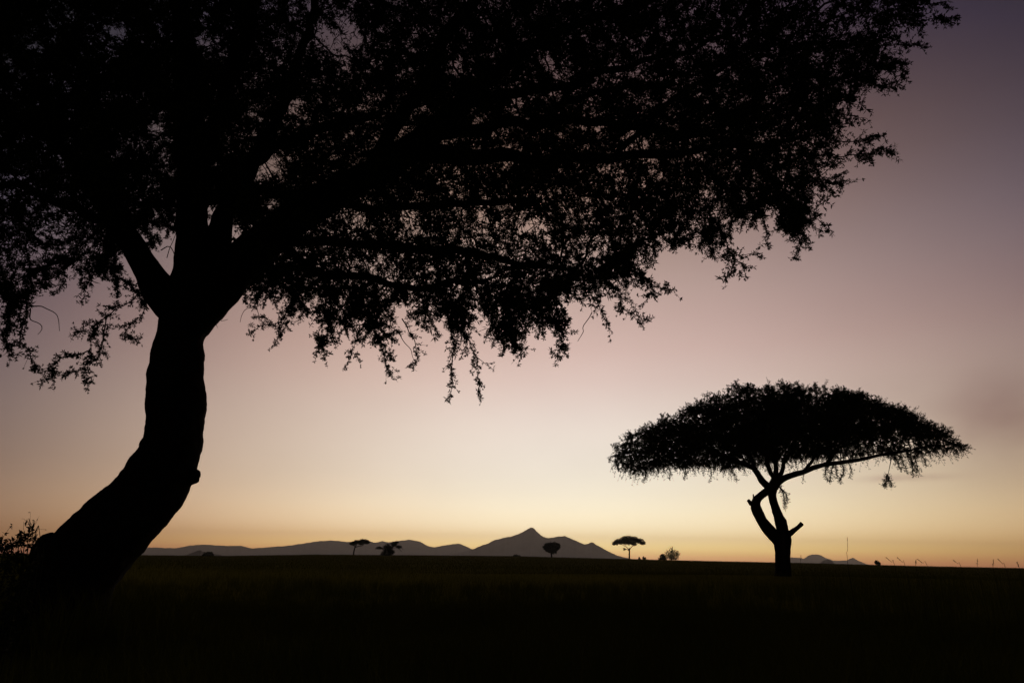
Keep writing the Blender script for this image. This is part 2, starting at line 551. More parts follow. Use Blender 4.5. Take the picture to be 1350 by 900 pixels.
sel = np.arange(len(seedP), len(P))
sel = sel[rad[sel] < 0.011]
D0 = unit(P[sel] - P[par[sel]])
tw, lv = Acc(), Acc()
spy = proj(P[sel])[1]
for rep, (sp, dr) in enumerate(((0.8, 0.5), (1.0, 1.0), (1.1, .7))):
    m = rng.uniform(size=len(sel)) < (1.0, .9, .55)[rep]
    if rep == 2:
        m = (rng.uniform(size=len(sel)) < np.clip((290 - spy) / 260, 0, .6)) | ((proj(P[sel])[0] < 330) & (spy < 240))
    S, D = P[sel][m], D0[m]
    D = unit(D + rng.normal(size=D.shape) * sp + np.array([0, 0, -0.15]))
    leaf_twigs(tw, lv, S, D, rng.uniform(.10, .30, len(S)), rng.uniform(0, 2.0, len(S)) * dr, 6, 6, 0.054, 0.0155, 0.0022, big_filter)

# shorter drooping, spreading and forking shoots along the lower rim
ex, ey = proj(P[sel])
eb = np.interp(ex, BOT[:, 0], BOT[:, 1])
low = sel[(ey > eb - 40) & (ex > -60) & (ex < 1260)]
lump = np.array([noise.noise(Vector(P[q] * 1.1)) for q in low])
low = low[rng.uniform(size=len(low)) < np.clip(.10 + .5 * lump, .015, .4)]
S_, D_ = [], []


def shoot(p0, d0, L_, r0, depth):
    side = rng.normal(size=3) * .7
    side[2] *= .4
    ps = [p0]
    n_ = int(L_ / .04) + 2
    g_ = rng.uniform(.03, .16)
    for k_ in range(n_):
        if rng.uniform() < .2:
            side = rng.normal(size=3) * .7
        d0 = unit(d0 + np.array([0, 0, -g_]) + side * .16 + rng.normal(size=3) * .14)
        ps.append(ps[-1] + d0 * .04)
        for _ in range(3):
            if rng.uniform() < .8:
                S_.append(ps[-1])
                D_.append(d0)
        if depth and rng.uniform() < .24 and k_ > 1:
            shoot(ps[-1], unit(d0 + rng.normal(size=3) * .8), L_ * rng.uniform(.3, .6), r0 * .7, depth - 1)
    tube(tw, np.array(ps), np.linspace(r0, .0018, len(ps)), 4, cap=False)


for q in low:
    d0 = unit(P[q] - P[par[q]])
    shoot(P[q], unit(d0 * 1.1 + np.array([0, 0, -.25]) + rng.normal(size=3) * .5), rng.uniform(.12, .55), .005, 1)
S_, D_ = np.array(S_), np.array(D_)
leaf_twigs(tw, lv, S_, unit(D_ * .9 + rng.normal(size=D_.shape) * .8), rng.uniform(.03, .12, len(S_)), rng.uniform(0, 1.5, len(S_)), 3, 7, 0.034, 0.013, 0.002)

# long hanging sprays along the lower rim of the crown
SPR = [
    [(592, 425, 7.2), (600, 455, 7.2), (594, 480, 7.2), (598, 500, 7.2), (591, 520, 7.2)],
    [(600, 410, 7.4), (608, 435, 7.4), (620, 452, 7.4), (628, 480, 7.4), (632, 512, 7.4)],
    [(628, 470, 7.4), (640, 482, 7.4)],
    [(480, 400, 7.6), (496, 430, 7.6), (505, 460, 7.6), (508, 484, 7.6)],
    [(490, 420, 7.7), (470, 450, 7.7), (461, 472, 7.7)],
    [(430, 395, 7.9), (426, 420, 7.9), (421, 445, 7.9), (430, 462, 7.9)],
    [(530, 420, 7.3), (544, 445, 7.3), (553, 470, 7.3), (543, 482, 7.3)],
    [(385, 375, 8.0), (383, 400, 8.0), (372, 420, 8.0), (350, 430, 8.0), (332, 436, 8.0)],
    [(383, 400, 8.0), (378, 425, 8.0), (362, 455, 8.0)],
    [(376, 330, 7.8), (368, 348, 7.8), (345, 372, 7.8), (338, 395, 7.8)],
    [(190, 372, 7.6), (172, 395, 7.6), (145, 415, 7.6), (128, 430, 7.6), (120, 460, 7.6), (103, 487, 7.6), (72, 489, 7.6)],
    [(140, 418, 7.6), (138, 450, 7.6), (128, 470, 7.6), (110, 482, 7.6), (122, 500, 7.6)],
    [(118, 462, 7.6), (90, 470, 7.6), (62, 486, 7.6), (44, 487, 7.6)],
    [(150, 410, 7.6), (120, 432, 7.6), (98, 438, 7.6)],
    [(195, 385, 8.2), (188, 410, 8.2), (165, 440, 8.2), (185, 445, 8.2)],
    [(40, 300, 6.8), (38, 350, 6.8), (36, 400, 6.8), (28, 440, 6.8), (36, 460, 6.8), (46, 486, 6.8)],
    [(20, 340, 7.2), (14, 400, 7.2), (10, 435, 7.2), (3, 466, 7.2)],
    [(38, 380, 6.8), (20, 420, 6.8), (8, 450, 6.8)],
    [(60, 330, 7.4), (62, 372, 7.4), (70, 385, 7.4)],
    [(108, 340, 7.4), (106, 365, 7.4), (108, 390, 7.4)],
    [(700, 390, 7.0), (715, 415, 7.0), (738, 440, 7.0), (748, 468, 7.0)],
    [(735, 395, 7.0), (746, 420, 7.0), (742, 452, 7.0)],
    [(670, 420, 7.1), (680, 448, 7.1), (676, 465, 7.1)],
    [(780, 370, 6.9), (790, 400, 6.9), (805, 432, 6.9)],
    [(790, 360, 6.9), (815, 390, 6.9), (838, 425, 6.9)],
    [(805, 320, 6.8), (830, 350, 6.8), (858, 375, 6.8), (890, 384, 6.8)],
    [(820, 338, 6.8), (845, 362, 6.8), (860, 380, 6.8), (850, 400, 6.8)],
    [(840, 270, 6.9), (856, 300, 6.9), (864, 345, 6.9)],
    [(940, 290, 6.7), (955, 310, 6.7), (962, 330, 6.7), (965, 350, 6.7), (958, 370, 6.7)],
    [(958, 325, 6.7), (975, 335, 6.7), (1003, 341, 6.7)],
    [(962, 335, 6.7), (978, 352, 6.7), (975, 365, 6.7)],
    [(1060, 270, 6.6), (1075, 285, 6.6), (1092, 308, 6.6)],
    [(1040, 270, 6.6), (1050, 292, 6.6), (1048, 312, 6.6)],
    [(1000, 275, 6.7), (1008, 300, 6.7), (1012, 322, 6.7)],
    [(905, 280, 6.8), (905, 305, 6.8), (908, 324, 6.8)],
    [(885, 285, 6.8), (890, 305, 6.8), (888, 320, 6.8)],
    [(1085, 190, 6.4), (1110, 185, 6.4), (1140, 185, 6.4), (1166, 174, 6.4)],
    [(1090, 200, 6.4), (1115, 208, 6.4), (1145, 205, 6.4), (1169, 197, 6.4)],
    [(1070, 215, 6.5), (1085, 235, 6.5), (1100, 242, 6.5), (1116, 238, 6.5)],
    [(1100, 145, 6.3), (1115, 155, 6.3), (1140, 158, 6.3)],
    [(1075, 255, 6.5), (1085, 265, 6.5), (1092, 266, 6.5)],
    [(1150, 90, 6.2), (1165, 105, 6.2), (1190, 112, 6.2)],
    [(1165, 40, 6.0), (1190, 58, 6.0), (1222, 62, 6.0)],
    [(1160, 10, 6.0), (1200, 14, 6.0), (1245, 28, 6.0)],
    [(1150, 70, 6.2), (1180, 80, 6.2), (1196, 100, 6.2)],
    [(1185, -10, 5.9), (1215, 2, 5.9), (1240, 4, 5.9)],
]
BARE = [  # leafless twigs
    [(38, 404, 7.2), (58, 404, 7.2), (72, 415, 7.2), (77, 436, 7.2)],
    [(40, 406, 7.2), (42, 422, 7.2), (54, 430, 7.2), (48, 442, 7.2)],
    [(286, 418, 7.8), (292, 423, 7.8), (301, 421, 7.8)],
    [(281, 420, 7.8), (286, 432, 7.8)],
    [(350, 372, 7.8), (338, 398, 7.8), (334, 406, 7.8), (322, 410, 7.8), (318, 424, 7.8)],
    [(336, 400, 7.8), (340, 416, 7.8), (341, 426, 7.8)],
    [(372, 330, 7.8), (360, 352, 7.8), (380, 372, 7.8), (382, 395, 7.8)],
    [(220, 340, 7.6), (228, 310, 7.6), (232, 300, 7.6)], [(212, 330, 7.6), (224, 325, 7.6), (231, 345, 7.6), (234, 362, 7.6)],
    [(1048, 275, 6.8), (1060, 284, 6.8), (964, 291, 6.8)][:2],
    [(500, 400, 7.6), (515, 430, 7.6), (540, 455, 7.6), (548, 480, 7.6)],
    [(780, 412, 7.0), (765, 440, 7.0), (760, 450, 7.0)],
]
S_, D_ = [], []
for pl in SPR + BARE:
    bare = pl in BARE
    Pq = np.array([at(*p) for p in pl])
    r0 = 0.0075 if len(pl) > 3 else 0.005
    Pq, rq = resample(Pq, np.linspace(r0, 0.0025, len(pl)), 0.03)
    Pq = Pq + np.array([[noise.noise(Vector(p * 6)), noise.noise(Vector(p * 6 + 9)), noise.noise(Vector(p * 6 + 21))] for p in Pq]) * 0.05 * np.minimum(1, np.arange(len(Pq)) / 8)[:, None]
    tube(tw, Pq, rq, 5, cap=False)
    if bare:
        continue
    T = unit(np.gradient(Pq, axis=0))
    for q in range(3, len(Pq)):
        if q > 5 and rng.uniform() < .12:
            shoot(Pq[q], unit(T[q] + np.array([0, 0, .35]) + rng.normal(size=3) * .7), rng.uniform(.04, .14), .003, 0)
        for _ in range(2 if rng.uniform() < .75 else 1):
            S_.append(Pq[q])
            D_.append(T[q])
S_, D_ = np.array(S_), np.array(D_)
m = rng.uniform(size=len(S_)) < 0.8
S_, D_ = S_[m], D_[m]
D_ = unit(D_ * 0.9 + rng.normal(size=D_.shape) * 0.75)
leaf_twigs(tw, lv, S_, D_, rng.uniform(.03, .15, len(S_)), rng.uniform(0, 1.5, len(S_)), 3, 7, 0.034, 0.013, 0.002)
tw.build('twigs', M_BARK, big)
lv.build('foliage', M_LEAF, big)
print('big blades', lv.n // 4)

# ------------------------------------------------------------------ mid tree
YM = 43.0
mb = at(1032, 766, YM)
mid = thing('umbrella_acacia', 'wide flat topped acacia with forked trunk and broken side stub standing on the plain', 'tree', (mb[0], mb[1], float(gz(mb[0], mb[1]))))
ml = {
    'trunk': [(1033, 774, 11.5, YM), (1032.5, 762, 10, YM), (1032.5, 748, 9, YM), (1032, 730, 9, YM), (1032, 716, 9.8, YM), (1032, 706, 9.5, YM), (1031, 698, 7.0, YM)],
}
ml_l = {
    'a': [(1026, 712, 7.5, YM), (1018, 703, 7.2, YM), (1009, 692, 7, YM), (1002, 681, 6.6, YM), (996.5, 669, 6.4, YM), (997, 660, 5.6, YM), (1003, 653, 4.5, YM), (1010, 648, 4.6, YM), (1017, 642, 5, YM)],
    'b': [(1034, 710, 7, YM), (1032, 699, 7, YM), (1029, 687, 6.6, YM), (1024, 674, 5.6, YM), (1020, 662, 5, YM), (1018, 652, 5, YM), (1018, 643, 6, YM), (1020, 634, 4, YM), (1023, 622, 3.2, YM), (1022, 606, 2.6, YM), (1018, 585, 2, YM), (1015, 560, 1.4, YM)],
    'stub': [(1036, 707, 4, YM), (1042, 702.5, 3.6, YM), (1048, 698, 3, YM), (1053, 694, 2.7, YM), (1057.5, 689.8, 2.4, YM)],
    'stubl': [(995, 666, 4, YM), (990, 663, 3.2, YM), (986, 658.5, 2, YM)],
    'spike': [(994, 661, 1.8, YM), (993.5, 656, 1.1, YM), (993, 651, .7, YM)],
    'l1': [(1017, 644, 5, YM), (1008, 635, 4.4, YM - .5), (1000, 624, 3.8, YM - 1), (988, 616, 3.3, YM - 1.6), (972, 607, 3, YM - 2.3), (950, 597, 2.3, YM - 3), (920, 588, 1.7, YM - 4), (880, 582, 1.1, YM - 5)],
    'l2': [(1000, 624, 3, YM - 1), (990, 606, 2.4, YM + 1), (975, 586, 2, YM + 3.5), (950, 568, 1.5, YM + 6)],
    'm1': [(1020, 636, 3.4, YM), (1030, 618, 2.6, YM + 2), (1040, 596, 2.2, YM + 4.5), (1050, 570, 1.6, YM + 7)],
    'm2': [(1021, 630, 3.2, YM), (1012, 610, 2.6, YM - 2.5), (1010, 585, 2, YM - 5), (1020, 560, 1.5, YM - 7.5)],
    'r1': [(1018, 645, 5.5, YM), (1025, 637, 4.4, YM), (1034, 629.5, 4, YM), (1048, 624.5, 3.6, YM - .2), (1060, 623, 3.3, YM - .4), (1074, 619, 3.2, YM - .6), (1090, 614, 3, YM - .8), (1106, 610.5, 2.7, YM - 1), (1122, 606, 2.4, YM - 1.2), (1142, 603.5, 2.1, YM - 1.4), (1166, 602, 1.9, YM - 1.7), (1190, 596, 1.6, YM - 2), (1215, 591, 1.2, YM - 2.2), (1245, 590, .8, YM - 2.4)],
    'r2': [(1090, 614, 2.4, YM - .8), (1098, 600, 2.2, YM - .2), (1108, 585, 1.8, YM + 1), (1125, 570, 1.4, YM + 2.5), (1150, 560, 1, YM + 4)],
    'r3': [(1060, 623, 2.2, YM), (1072, 604, 1.9, YM - 2.5), (1088, 585, 1.6, YM - 5), (1105, 565, 1.2, YM - 7)],
}
acc_t = Acc()
Pm, rm = pxlimb(ml['trunk'], 0.1)
tube(acc_t, Pm, rm, 24, rough=0.10, freq=1.4, fold=0.012)
tube(acc_t, *pxlimb(ml_l['a'], 0.1), 14, rough=0.14, freq=1.8)
tube(acc_t, *pxlimb(ml_l['b'][:8], 0.1), 14, rough=0.14, freq=1.8)
acc_t.build('trunk', M_BARK, mid, True)
ast = Acc()
tube(ast, *pxlimb(ml_l['stub'], 0.08), 10, rough=0.2, freq=3)
ast.build('broken_branch', M_BARK, mid, True)
ast = Acc()
tube(ast, *pxlimb(ml_l['stubl'], 0.08), 10, rough=0.2, freq=3)
tube(ast, *pxlimb(ml_l['spike'], 0.08), 6)
ast.build('broken_branch', M_BARK, mid, True)
acc_l = Acc()
seeds = []
for nm in ('b', 'l1', 'l2', 'm1', 'm2', 'r1', 'r2', 'r3'):
    L = ml_l[nm] if nm != 'b' else ml_l['b'][7:]
    Pq, rq = pxlimb(L, 0.18)
    w = np.array([[noise.noise(Vector(p * .6)), noise.noise(Vector(p * .6 + 9)), noise.noise(Vector(p * .6 + 21))] for p in Pq])
    Pq = Pq + w * 0.28 * np.minimum(1, np.linspace(0, 1, len(Pq))[:, None] * 4)
    tube(acc_l, Pq, rq, 9, rough=0.12, freq=2)
    seeds.append(Pq[int(len(Pq) * .35)::3])
seeds = np.concatenate(seeds)
TOP = np.array([(803, 598), (812, 584), (830, 568), (850, 556), (870, 550), (890, 540), (905, 533), (920, 521), (940, 514), (955, 509), (970, 503), (985, 500), (1000, 504), (1015, 503), (1030, 505), (1045, 501), (1060, 506), (1075, 508), (1090, 510),
                (1110, 508), (1130, 515), (1150, 519), (1165, 527), (1180, 534), (1200, 541), (1212, 550), (1230, 559), (1250, 568), (1270, 580), (1283, 594)])
TOP = np.stack([np.arange(803, 1284, 4.), np.interp(np.arange(803, 1284, 4.), TOP[:, 0], TOP[:, 1])], -1)
TOP[:, 1] += 2.4 * np.sin(TOP[:, 0] * .12 + .5) + 1.8 * np.sin(TOP[:, 0] * .29 + 1)
BTM = np.array([(803, 608), (815, 618), (840, 624), (870, 616), (900, 616), (930, 614), (960, 618), (985, 616), (1005, 611), (1040, 606), (1070, 603), (1100, 602), (1130, 602), (1160, 598), (1200, 600), (1240, 596), (1270, 598), (1283, 601)])
cxm = at(1035, 600, YM)[0]
RX0, RX1, RY = cxm - at(803, 600, YM)[0], at(1283, 600, YM)[0] - cxm, 9.5
N = 52000
Cc = np.stack([rng.uniform(cxm - RX0, cxm + RX1, N), rng.uniform(YM - RY, YM + RY, N), np.zeros(N)], -1)
u = np.where(Cc[:, 0] < cxm, (Cc[:, 0] - cxm) / RX0, (Cc[:, 0] - cxm) / RX1)
vv = (Cc[:, 1] - YM) / RY
q = np.sqrt(u ** 2 + vv ** 2)
Cc, u, vv, q = Cc[q < 1], u[q < 1], vv[q < 1], q[q < 1]
# profile by radius: the outline seen side-on holds all round
ue = np.sign(u) * q
pxe = np.where(ue < 0, 1035 + ue * (1035 - 803), 1035 + ue * (1283 - 1035))
tz = np.array([at(a, b, YM)[2] for a, b in zip(pxe, np.interp(pxe, TOP[:, 0], TOP[:, 1]))])
bz = np.array([at(a, b, YM)[2] for a, b in zip(pxe, np.interp(pxe, BTM[:, 0], BTM[:, 1]))])
# near/far rims are dropped a little less so that the silhouette stays the side-on one
t = rng.uniform(size=len(Cc)) ** 0.75
Cc[:, 2] = bz + (tz - 0.25 - bz) * t
ppx, ppy = proj(Cc)
ok = (ppy > np.interp(ppx, TOP[:, 0], TOP[:, 1]) + 4) & (ppy < np.interp(ppx, BTM[:, 0], BTM[:, 1]))
Cc = Cc[ok]
nz = np.array([noise.fractal(Vector((c[0] * .42, c[1] * .42, c[2] * 1.1)), 1.0, 2.0, 2) for c in Cc])
Cc = Cc[nz > -0.16][:12500]
P, par, kids = colonize(seeds, Cc, 0.30, 0.38, 4.0, 90, lift=0.02, jitter=0.3)
rad = grow_branches(acc_l, P, par, len(seeds), 0.012, 5, rmax=0.09)
acc_l.build('branches', M_BARK, mid, True)
print('mid nodes', len(P), len(Cc))
tw, lv = Acc(), Acc()
sel = np.arange(len(seeds), len(P))
sel = sel[rad[sel] < 0.03]
D0 = unit(P[sel] - P[par[sel]])
for sp in (0.7, 1.0):
    D = unit(D0 + rng.normal(size=D0.shape) * sp + np.array([0, 0, 0.05]))
    leaf_twigs(tw, lv, P[sel], D, rng.uniform(.2, .6, len(sel)), rng.uniform(-.2, .9, len(sel)), 7, 6, 0.105, 0.034, 0.006)
core = (lambda a: (a[1] < np.interp(a[0], BTM[:, 0], BTM[:, 1]) - 24) & (a[1] > np.interp(a[0], TOP[:, 0], TOP[:, 1]) + 9) & (a[0] > 850) & (a[0] < 1225))(proj(P[sel]))
cs = sel[core]
leaf_twigs(tw, lv, P[cs], unit(rng.normal(size=(len(cs), 3))), rng.uniform(.25, .6, len(cs)), rng.uniform(0, .6, len(cs)), 7, 6, 0.12, 0.038, 0.006)
# wisps standing off the top of the crown
hi_ = sel[(lambda a: a[1] < np.interp(a[0], TOP[:, 0], TOP[:, 1]) + 12)(proj(P[sel]))]
hi_ = hi_[rng.uniform(size=len(hi_)) < 0.5]
D = unit(np.stack([(P[hi_, 0] - cxm) * .09, rng.normal(size=len(hi_)) * .3, rng.uniform(.1, .8, len(hi_))], -1) + rng.normal(size=(len(hi_), 3)) * .35)
leaf_twigs(tw, lv, P[hi_], D, rng.uniform(.3, .75, len(hi_)), np.full(len(hi_), .5), 6, 3, 0.11, 0.034, 0.007)
# hanging shoots under the crown
hs, hd = [], []
low = sel[(lambda a: a[1] > np.interp(a[0], BTM[:, 0], BTM[:, 1]) - 10)(proj(P[sel]))]
low = low[rng.uniform(size=len(low)) < 0.6]
D = unit(np.array([0, 0, -1.]) + rng.normal(size=(len(low), 3)) * 0.45)
leaf_twigs(tw, lv, P[low], D, rng.uniform(.3, 1.1, len(low)), np.full(len(low), .1), 6, 3, 0.12, 0.036, 0.006)
for pl, dens in (([(1175, 603, YM - 1.7), (1173, 615, YM - 1.7), (1170, 628, YM - 1.7)], 0), ([(1170, 626, YM - 1.7), (1168, 634, YM - 1.7), (1166, 640, YM - 1.7)], 9), ([(1170, 626, YM - 1.7), (1173, 634, YM - 1.7), (1176, 640, YM - 1.7)], 7),
                 ([(1026, 640, YM - .5), (1032, 648, YM - .5), (1034, 658, YM - .5), (1035, 668, YM - .5)], 4), ([(1028, 642, YM - .5), (1036, 650, YM - .5), (1038, 662, YM - .5)], 4),
                 ([(1098, 612, YM), (1096, 622, YM), (1094, 634, YM)], 4), ([(1110, 610, YM), (1112, 622, YM), (1106, 634, YM)], 6), ([(1092, 610, YM), (1088, 620, YM), (1090, 630, YM)], 5), ([(1102, 610, YM), (1102, 620, YM), (1104, 628, YM)], 5), ([(1180, 600, YM), (1184, 612, YM), (1188, 618, YM)], 5), ([(1200, 598, YM), (1202, 608, YM), (1204, 626, YM)], 5), ([(1214, 596, YM), (1218, 604, YM), (1220, 612, YM)], 5), ([(1118, 608, YM), (1122, 618, YM), (1120, 628, YM)], 3),
                 ([(1196, 600, YM - 2), (1204, 612, YM - 2), (1212, 624, YM - 2)], 3), ([(1186, 600, YM - 2), (1192, 612, YM - 2), (1196, 622, YM - 2)], 4), ([(1206, 600, YM - 2), (1208, 610, YM - 2), (1210, 620, YM - 2)], 4),
                 ([(850, 615, YM), (852, 625, YM), (848, 634, YM)], 4), ([(880, 612, YM), (884, 622, YM), (882, 630, YM)], 3), ([(905, 612, YM), (903, 624, YM), (901, 631, YM)], 3), ([(935, 612, YM), (938, 624, YM), (936, 632, YM)], 3),
                 ([(962, 612, YM), (966, 622, YM), (972, 632, YM)], 3), ([(1060, 616, YM), (1059, 628, YM), (1058, 634, YM)], 1)):
    Pq, rq = resample(np.array([at(*p) for p in pl]), np.linspace(0.028, 0.012, len(pl)), 0.1)
    tube(tw, Pq, rq, 4, cap=False)
    if dens:
        S = np.repeat(Pq, dens, 0)
        D = unit(rng.normal(size=S.shape) * .8 + np.array([0, 0, -.6]))
        leaf_twigs(tw, lv, S, D, rng.uniform(.08, .26, len(S)), np.full(len(S), .6), 2, 3, 0.12, 0.036, 0.005)
tw.build('twigs', M_BARK, mid)
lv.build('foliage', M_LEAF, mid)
print('mid blades', lv.n // 4)


# ------------------------------------------------------------------ far trees and bushes
def far_plant(name, label, cat, Yd, base, wood, clumps, nper, leaf, thick=1.0, group=None, seed=0):
    """wood: px polylines with half widths; clumps: (px, py, rx, ry, weight)"""
    b = at(base[0], base[1], Yd)
    zg = float(gz(np.array(b[0]), np.array(b[1])))
    t = thing(name, label, cat, (b[0], b[1], zg), group)
    s = Yd / F
    if wood:
        a = Acc()
        for w in wood:
            Pq, rq = pxlimb([(x, y, h, Yd) for x, y, h in w], 0.5 * s)
            if w is wood[0]:
                Pq = np.vstack([np.array([b[0], b[1], zg - 0.3]), Pq])
                rq = np.concatenate([[rq[0] * 1.15], rq])
            Pq = Pq + np.array([[noise.noise(Vector(p * .5 + Vector((seed, 0, 0)))) if False else 0, 0, 0] for p in Pq])
            tube(a, Pq, rq, 7, rough=0.1, freq=1.0)
        a.build('trunk', M_BARK, t, True)
    a = Acc()
    tws = Acc()
    for (x, y, rx, ry, wgt) in clumps:
        c = at(x, y, Yd)
        n = int(nper * wgt * 1.5)
        d = unit(rng.normal(size=(n, 3)))
        rad_ = rng.uniform(0.0, 1.0, n) ** 0.45 * (1 + 0.22 * np.array([noise.noise(Vector(q * 2.2 + seed)) for q in d]))
        Cq = c + d * rad_[:, None] * np.array([rx * s, (rx * .8 + ry * .2) * s, ry * s])
        Cq[:, 2] = np.maximum(Cq[:, 2], zg + 0.02)
        for _ in range(3):
            dd = unit(rng.normal(size=(n, 3)))
            blades(a, Cq, dd, leaf * s * rng.uniform(.6, 1.4, n), np.full(n, leaf * .42 * s))
        k = max(4, n // 14)
        prisms(tws, np.repeat(c[None], k, 0) - np.array([0, 0, ry * s * .5]), Cq[:k], 0.10 * s, 0.05 * s)
    a.build('foliage' if name.endswith('bush') else 'crown', M_LEAF, t)
    tws.build('sprays', M_BARK, t)
    return t


far_plant('acacia_tree', 'tiny far acacia with split flat crown on a thin leaning trunk, before the left hills', 'tree', 300, (466, 733),
          [[(466, 733, .9), (466.5, 727, .8), (468, 721, .7), (470, 718, .5), (472, 715, .3)], [(468, 721, .6), (473, 719.6, .45), (478, 718.8, .35), (480, 716.5, .2)], [(468, 720, .5), (465, 718, .3), (463, 716.5, .2)]],
          [(465.5, 716, 4.6, 2.2, .8), (470.5, 713.6, 4, 1.8, .7), (478, 713.3, 5.5, 2.8, 1), (483.5, 714.2, 3.6, 2.4, .8), (476, 716, 4, 1.6, .5)], 300, 1.3, seed=1)
far_plant('thorn_tree', 'low dark far tree with ragged spreading side branches, right of the small leaning acacia', 'tree', 240, (509, 740),
          [[(509, 739, 1.4), (509, 732, 1.2), (510, 726, .8)], [(510, 726, .7), (517, 721, .5), (525, 719, .35), (532, 724, .2)], [(509, 728, .6), (504, 723, .4), (497.5, 720, .2)], [(511, 726, .6), (516, 719, .4), (519, 714, .25)], [(516, 722, .4), (524, 722, .3), (530, 727, .15)]],
          [(509, 729.5, 7.5, 5.0, 1.3), (508, 735.5, 5, 2.8, .7), (511, 722, 6.0, 5.0, 1.3), (519, 717, 4.2, 3.0, .7), (500, 722, 4.4, 1.6, .4), (526, 720.5, 3.6, 1.6, .35), (523, 714.6, 2.2, 1.2, .2), (516, 727, 4.5, 3.4, .6)], 260, 1.3, seed=3)
far_plant('round_tree', 'small far tree with a dense round crown, below the mountain summit', 'tree', 300, (727.3, 734),
          [[(727.3, 734, 1.0), (727, 730, .9), (727, 726, .8)], [(727, 729, .6), (722, 724, .4)], [(727, 728, .6), (732, 723, .4)]],
          [(725, 719.5, 7.5, 4.6, 1.6), (731, 720, 7, 5.4, 1.6), (720.5, 721.5, 4.6, 3.6, .8), (734.5, 720, 4, 4.2, .7), (728, 725.5, 6.5, 4.2, 1.2), (722.5, 725, 3.2, 2.6, .4)], 420, 1.2, seed=5)
far_plant('umbrella_acacia', 'tiny far umbrella acacia standing on the skyline just right of the mountain', 'tree', 300, (829.8, 738),
          [[(829.8, 738, 1.1), (829.7, 731, .95), (829.8, 725, .85), (829.5, 722, .7)], [(829.7, 725, .6), (825, 720, .4), (818, 717, .3), (812, 716, .2)], [(829.7, 724, .6), (834, 719.5, .4), (841, 716, .3), (847, 715, .2)], [(829.6, 726, .4), (826, 723.5, .3), (823, 723.5, .2)]],
          [(829, 709.5, 13, 3.3, 1.7), (817, 713.2, 8, 3.2, 1.1), (811, 716, 4.2, 2.4, .5), (841, 712.5, 8, 3, 1.1), (847, 715.5, 4, 2.1, .5), (828, 714.5, 9, 3.4, 1.1), (823, 723.5, 2.2, 1.3, .08), (836, 717, 4, 2, .25)], 330, 1.25, seed=7)
far_plant('thorn_bush', 'airy far bush with thin upright twigs on the skyline', 'bush', 300, (885, 741),
          [[(885, 740, .6), (885.5, 732, .4), (887, 720, .18)], [(885, 737, .4), (891, 729, .3), (895, 726, .18)], [(885, 737, .4), (880, 727, .28), (878, 723, .15)], [(886, 733, .3), (890, 724, .18)], [(885.5, 735, .3), (883, 724, .18)]],
          [(885.5, 727, 5.5, 6.5, .3), (892, 730, 4.5, 4.5, .35), (880, 731, 4.0, 5, .3), (887, 735, 8, 3.2, .7), (886, 730, 4, 5, .25)], 300, 1.1, seed=9)
far_plant('round_bush', 'small solid dark bush at the left foot of the airy thorn bush', 'bush', 298, (874, 740),
          [], [(874, 733.6, 3.6, 3.8, 1), (872, 736.5, 4.0, 2.4, .5), (876, 736.8, 3, 2, .3)], 260, 1.1, seed=10)
far_plant('round_bush', 'tiny low bush on the skyline nearer the umbrella acacia', 'bush', 300, (842.8, 737.5), [], [(842.8, 736.0, 1.6, 1.9, .4)], 160, .9, seed=12, group='tiny skyline bushes')
far_plant('round_bush', 'tiny low twin peaked bush on the skyline midway between umbrella acacia and airy bush', 'bush', 300, (849.3, 738), [], [(848.4, 735.8, 1.5, 2.5, .4), (850.6, 736, 1.4, 2, .4)], 160, .9, seed=13, group='tiny skyline bushes')
far_plant('round_bush', 'low flat bush on the skyline under the mountain left slope', 'bush', 310, (681, 734), [], [(681, 732.8, 5.5, 1.7, .6), (679.5, 732, 2.5, 1.6, .3)], 200, 1.0, seed=14, group='tiny skyline bushes')
far_plant('round_bush', 'compact dark bush at the foot of the little hill, nearest the thick leaning trunk', 'bush', 300, (274, 736), [], [(274, 731.6, 6, 4.4, 1.4), (277, 731.4, 4.6, 4, .7), (271, 733, 4.4, 3.4, .7)], 340, 1.2, seed=15)
far_plant('round_bush', 'small dark bush on the right skyline between pale hills and leaning grass stalks', 'bush', 120, (1157, 745), [], [(1155.8, 741.2, 2.2, 3.0, .7), (1158.8, 742.4, 2.2, 2.0, .5)], 220, 1.0, seed=16)

# ------------------------------------------------------------------ grass
def grass_mesh(name, x, y, h, w, lean, label):
    n = len(x)
    z = gz(x, y)
    base = np.stack([x, y, z], -1)
    a = rng.uniform(0, 2 * math.pi, n)
    side = np.stack([np.cos(a), np.sin(a), np.zeros(n)], -1)
    b = rng.uniform(0, 2 * math.pi, n)
    ld = np.stack([np.cos(b), np.sin(b), np.zeros(n)], -1) * (lean * rng.uniform(.3, 1.2, n))[:, None]
    h_ = h[:, None]
    up = np.array([0, 0, 1.])
    w_ = w[:, None]
    V = np.stack([base - side * w_, base + side * w_, base + up * h_ * .6 + ld * h_ * .35 + side * w_ * .7, base + up * h_ * .6 + ld * h_ * .35 - side * w_ * .7,
                  base + up * h_ + ld * h_], 1)
    k = np.arange(n)[:, None] * 5
    o = mesh_obj(name, V.reshape(-1, 3), [k + np.array([[0, 1, 2, 3]]), k + np.array([[3, 2, 4]])], M_GRASS)
    o['kind'] = 'stuff'
    o['label'] = label
    o['category'] = 'grass'
    return o


def scatter(n, r0, r1, a0=-50, a1=50, p=1.0):
    rr_ = r0 + (r1 - r0) * rng.uniform(size=n) ** p
    a_ = np.radians(rng.uniform(a0, a1, n))
    return rr_ * np.sin(a_), rr_ * np.cos(a_)


x1, y1 = scatter(90000, 1.0, 16)
x2, y2 = scatter(270000, 10, 210, p=1.9)
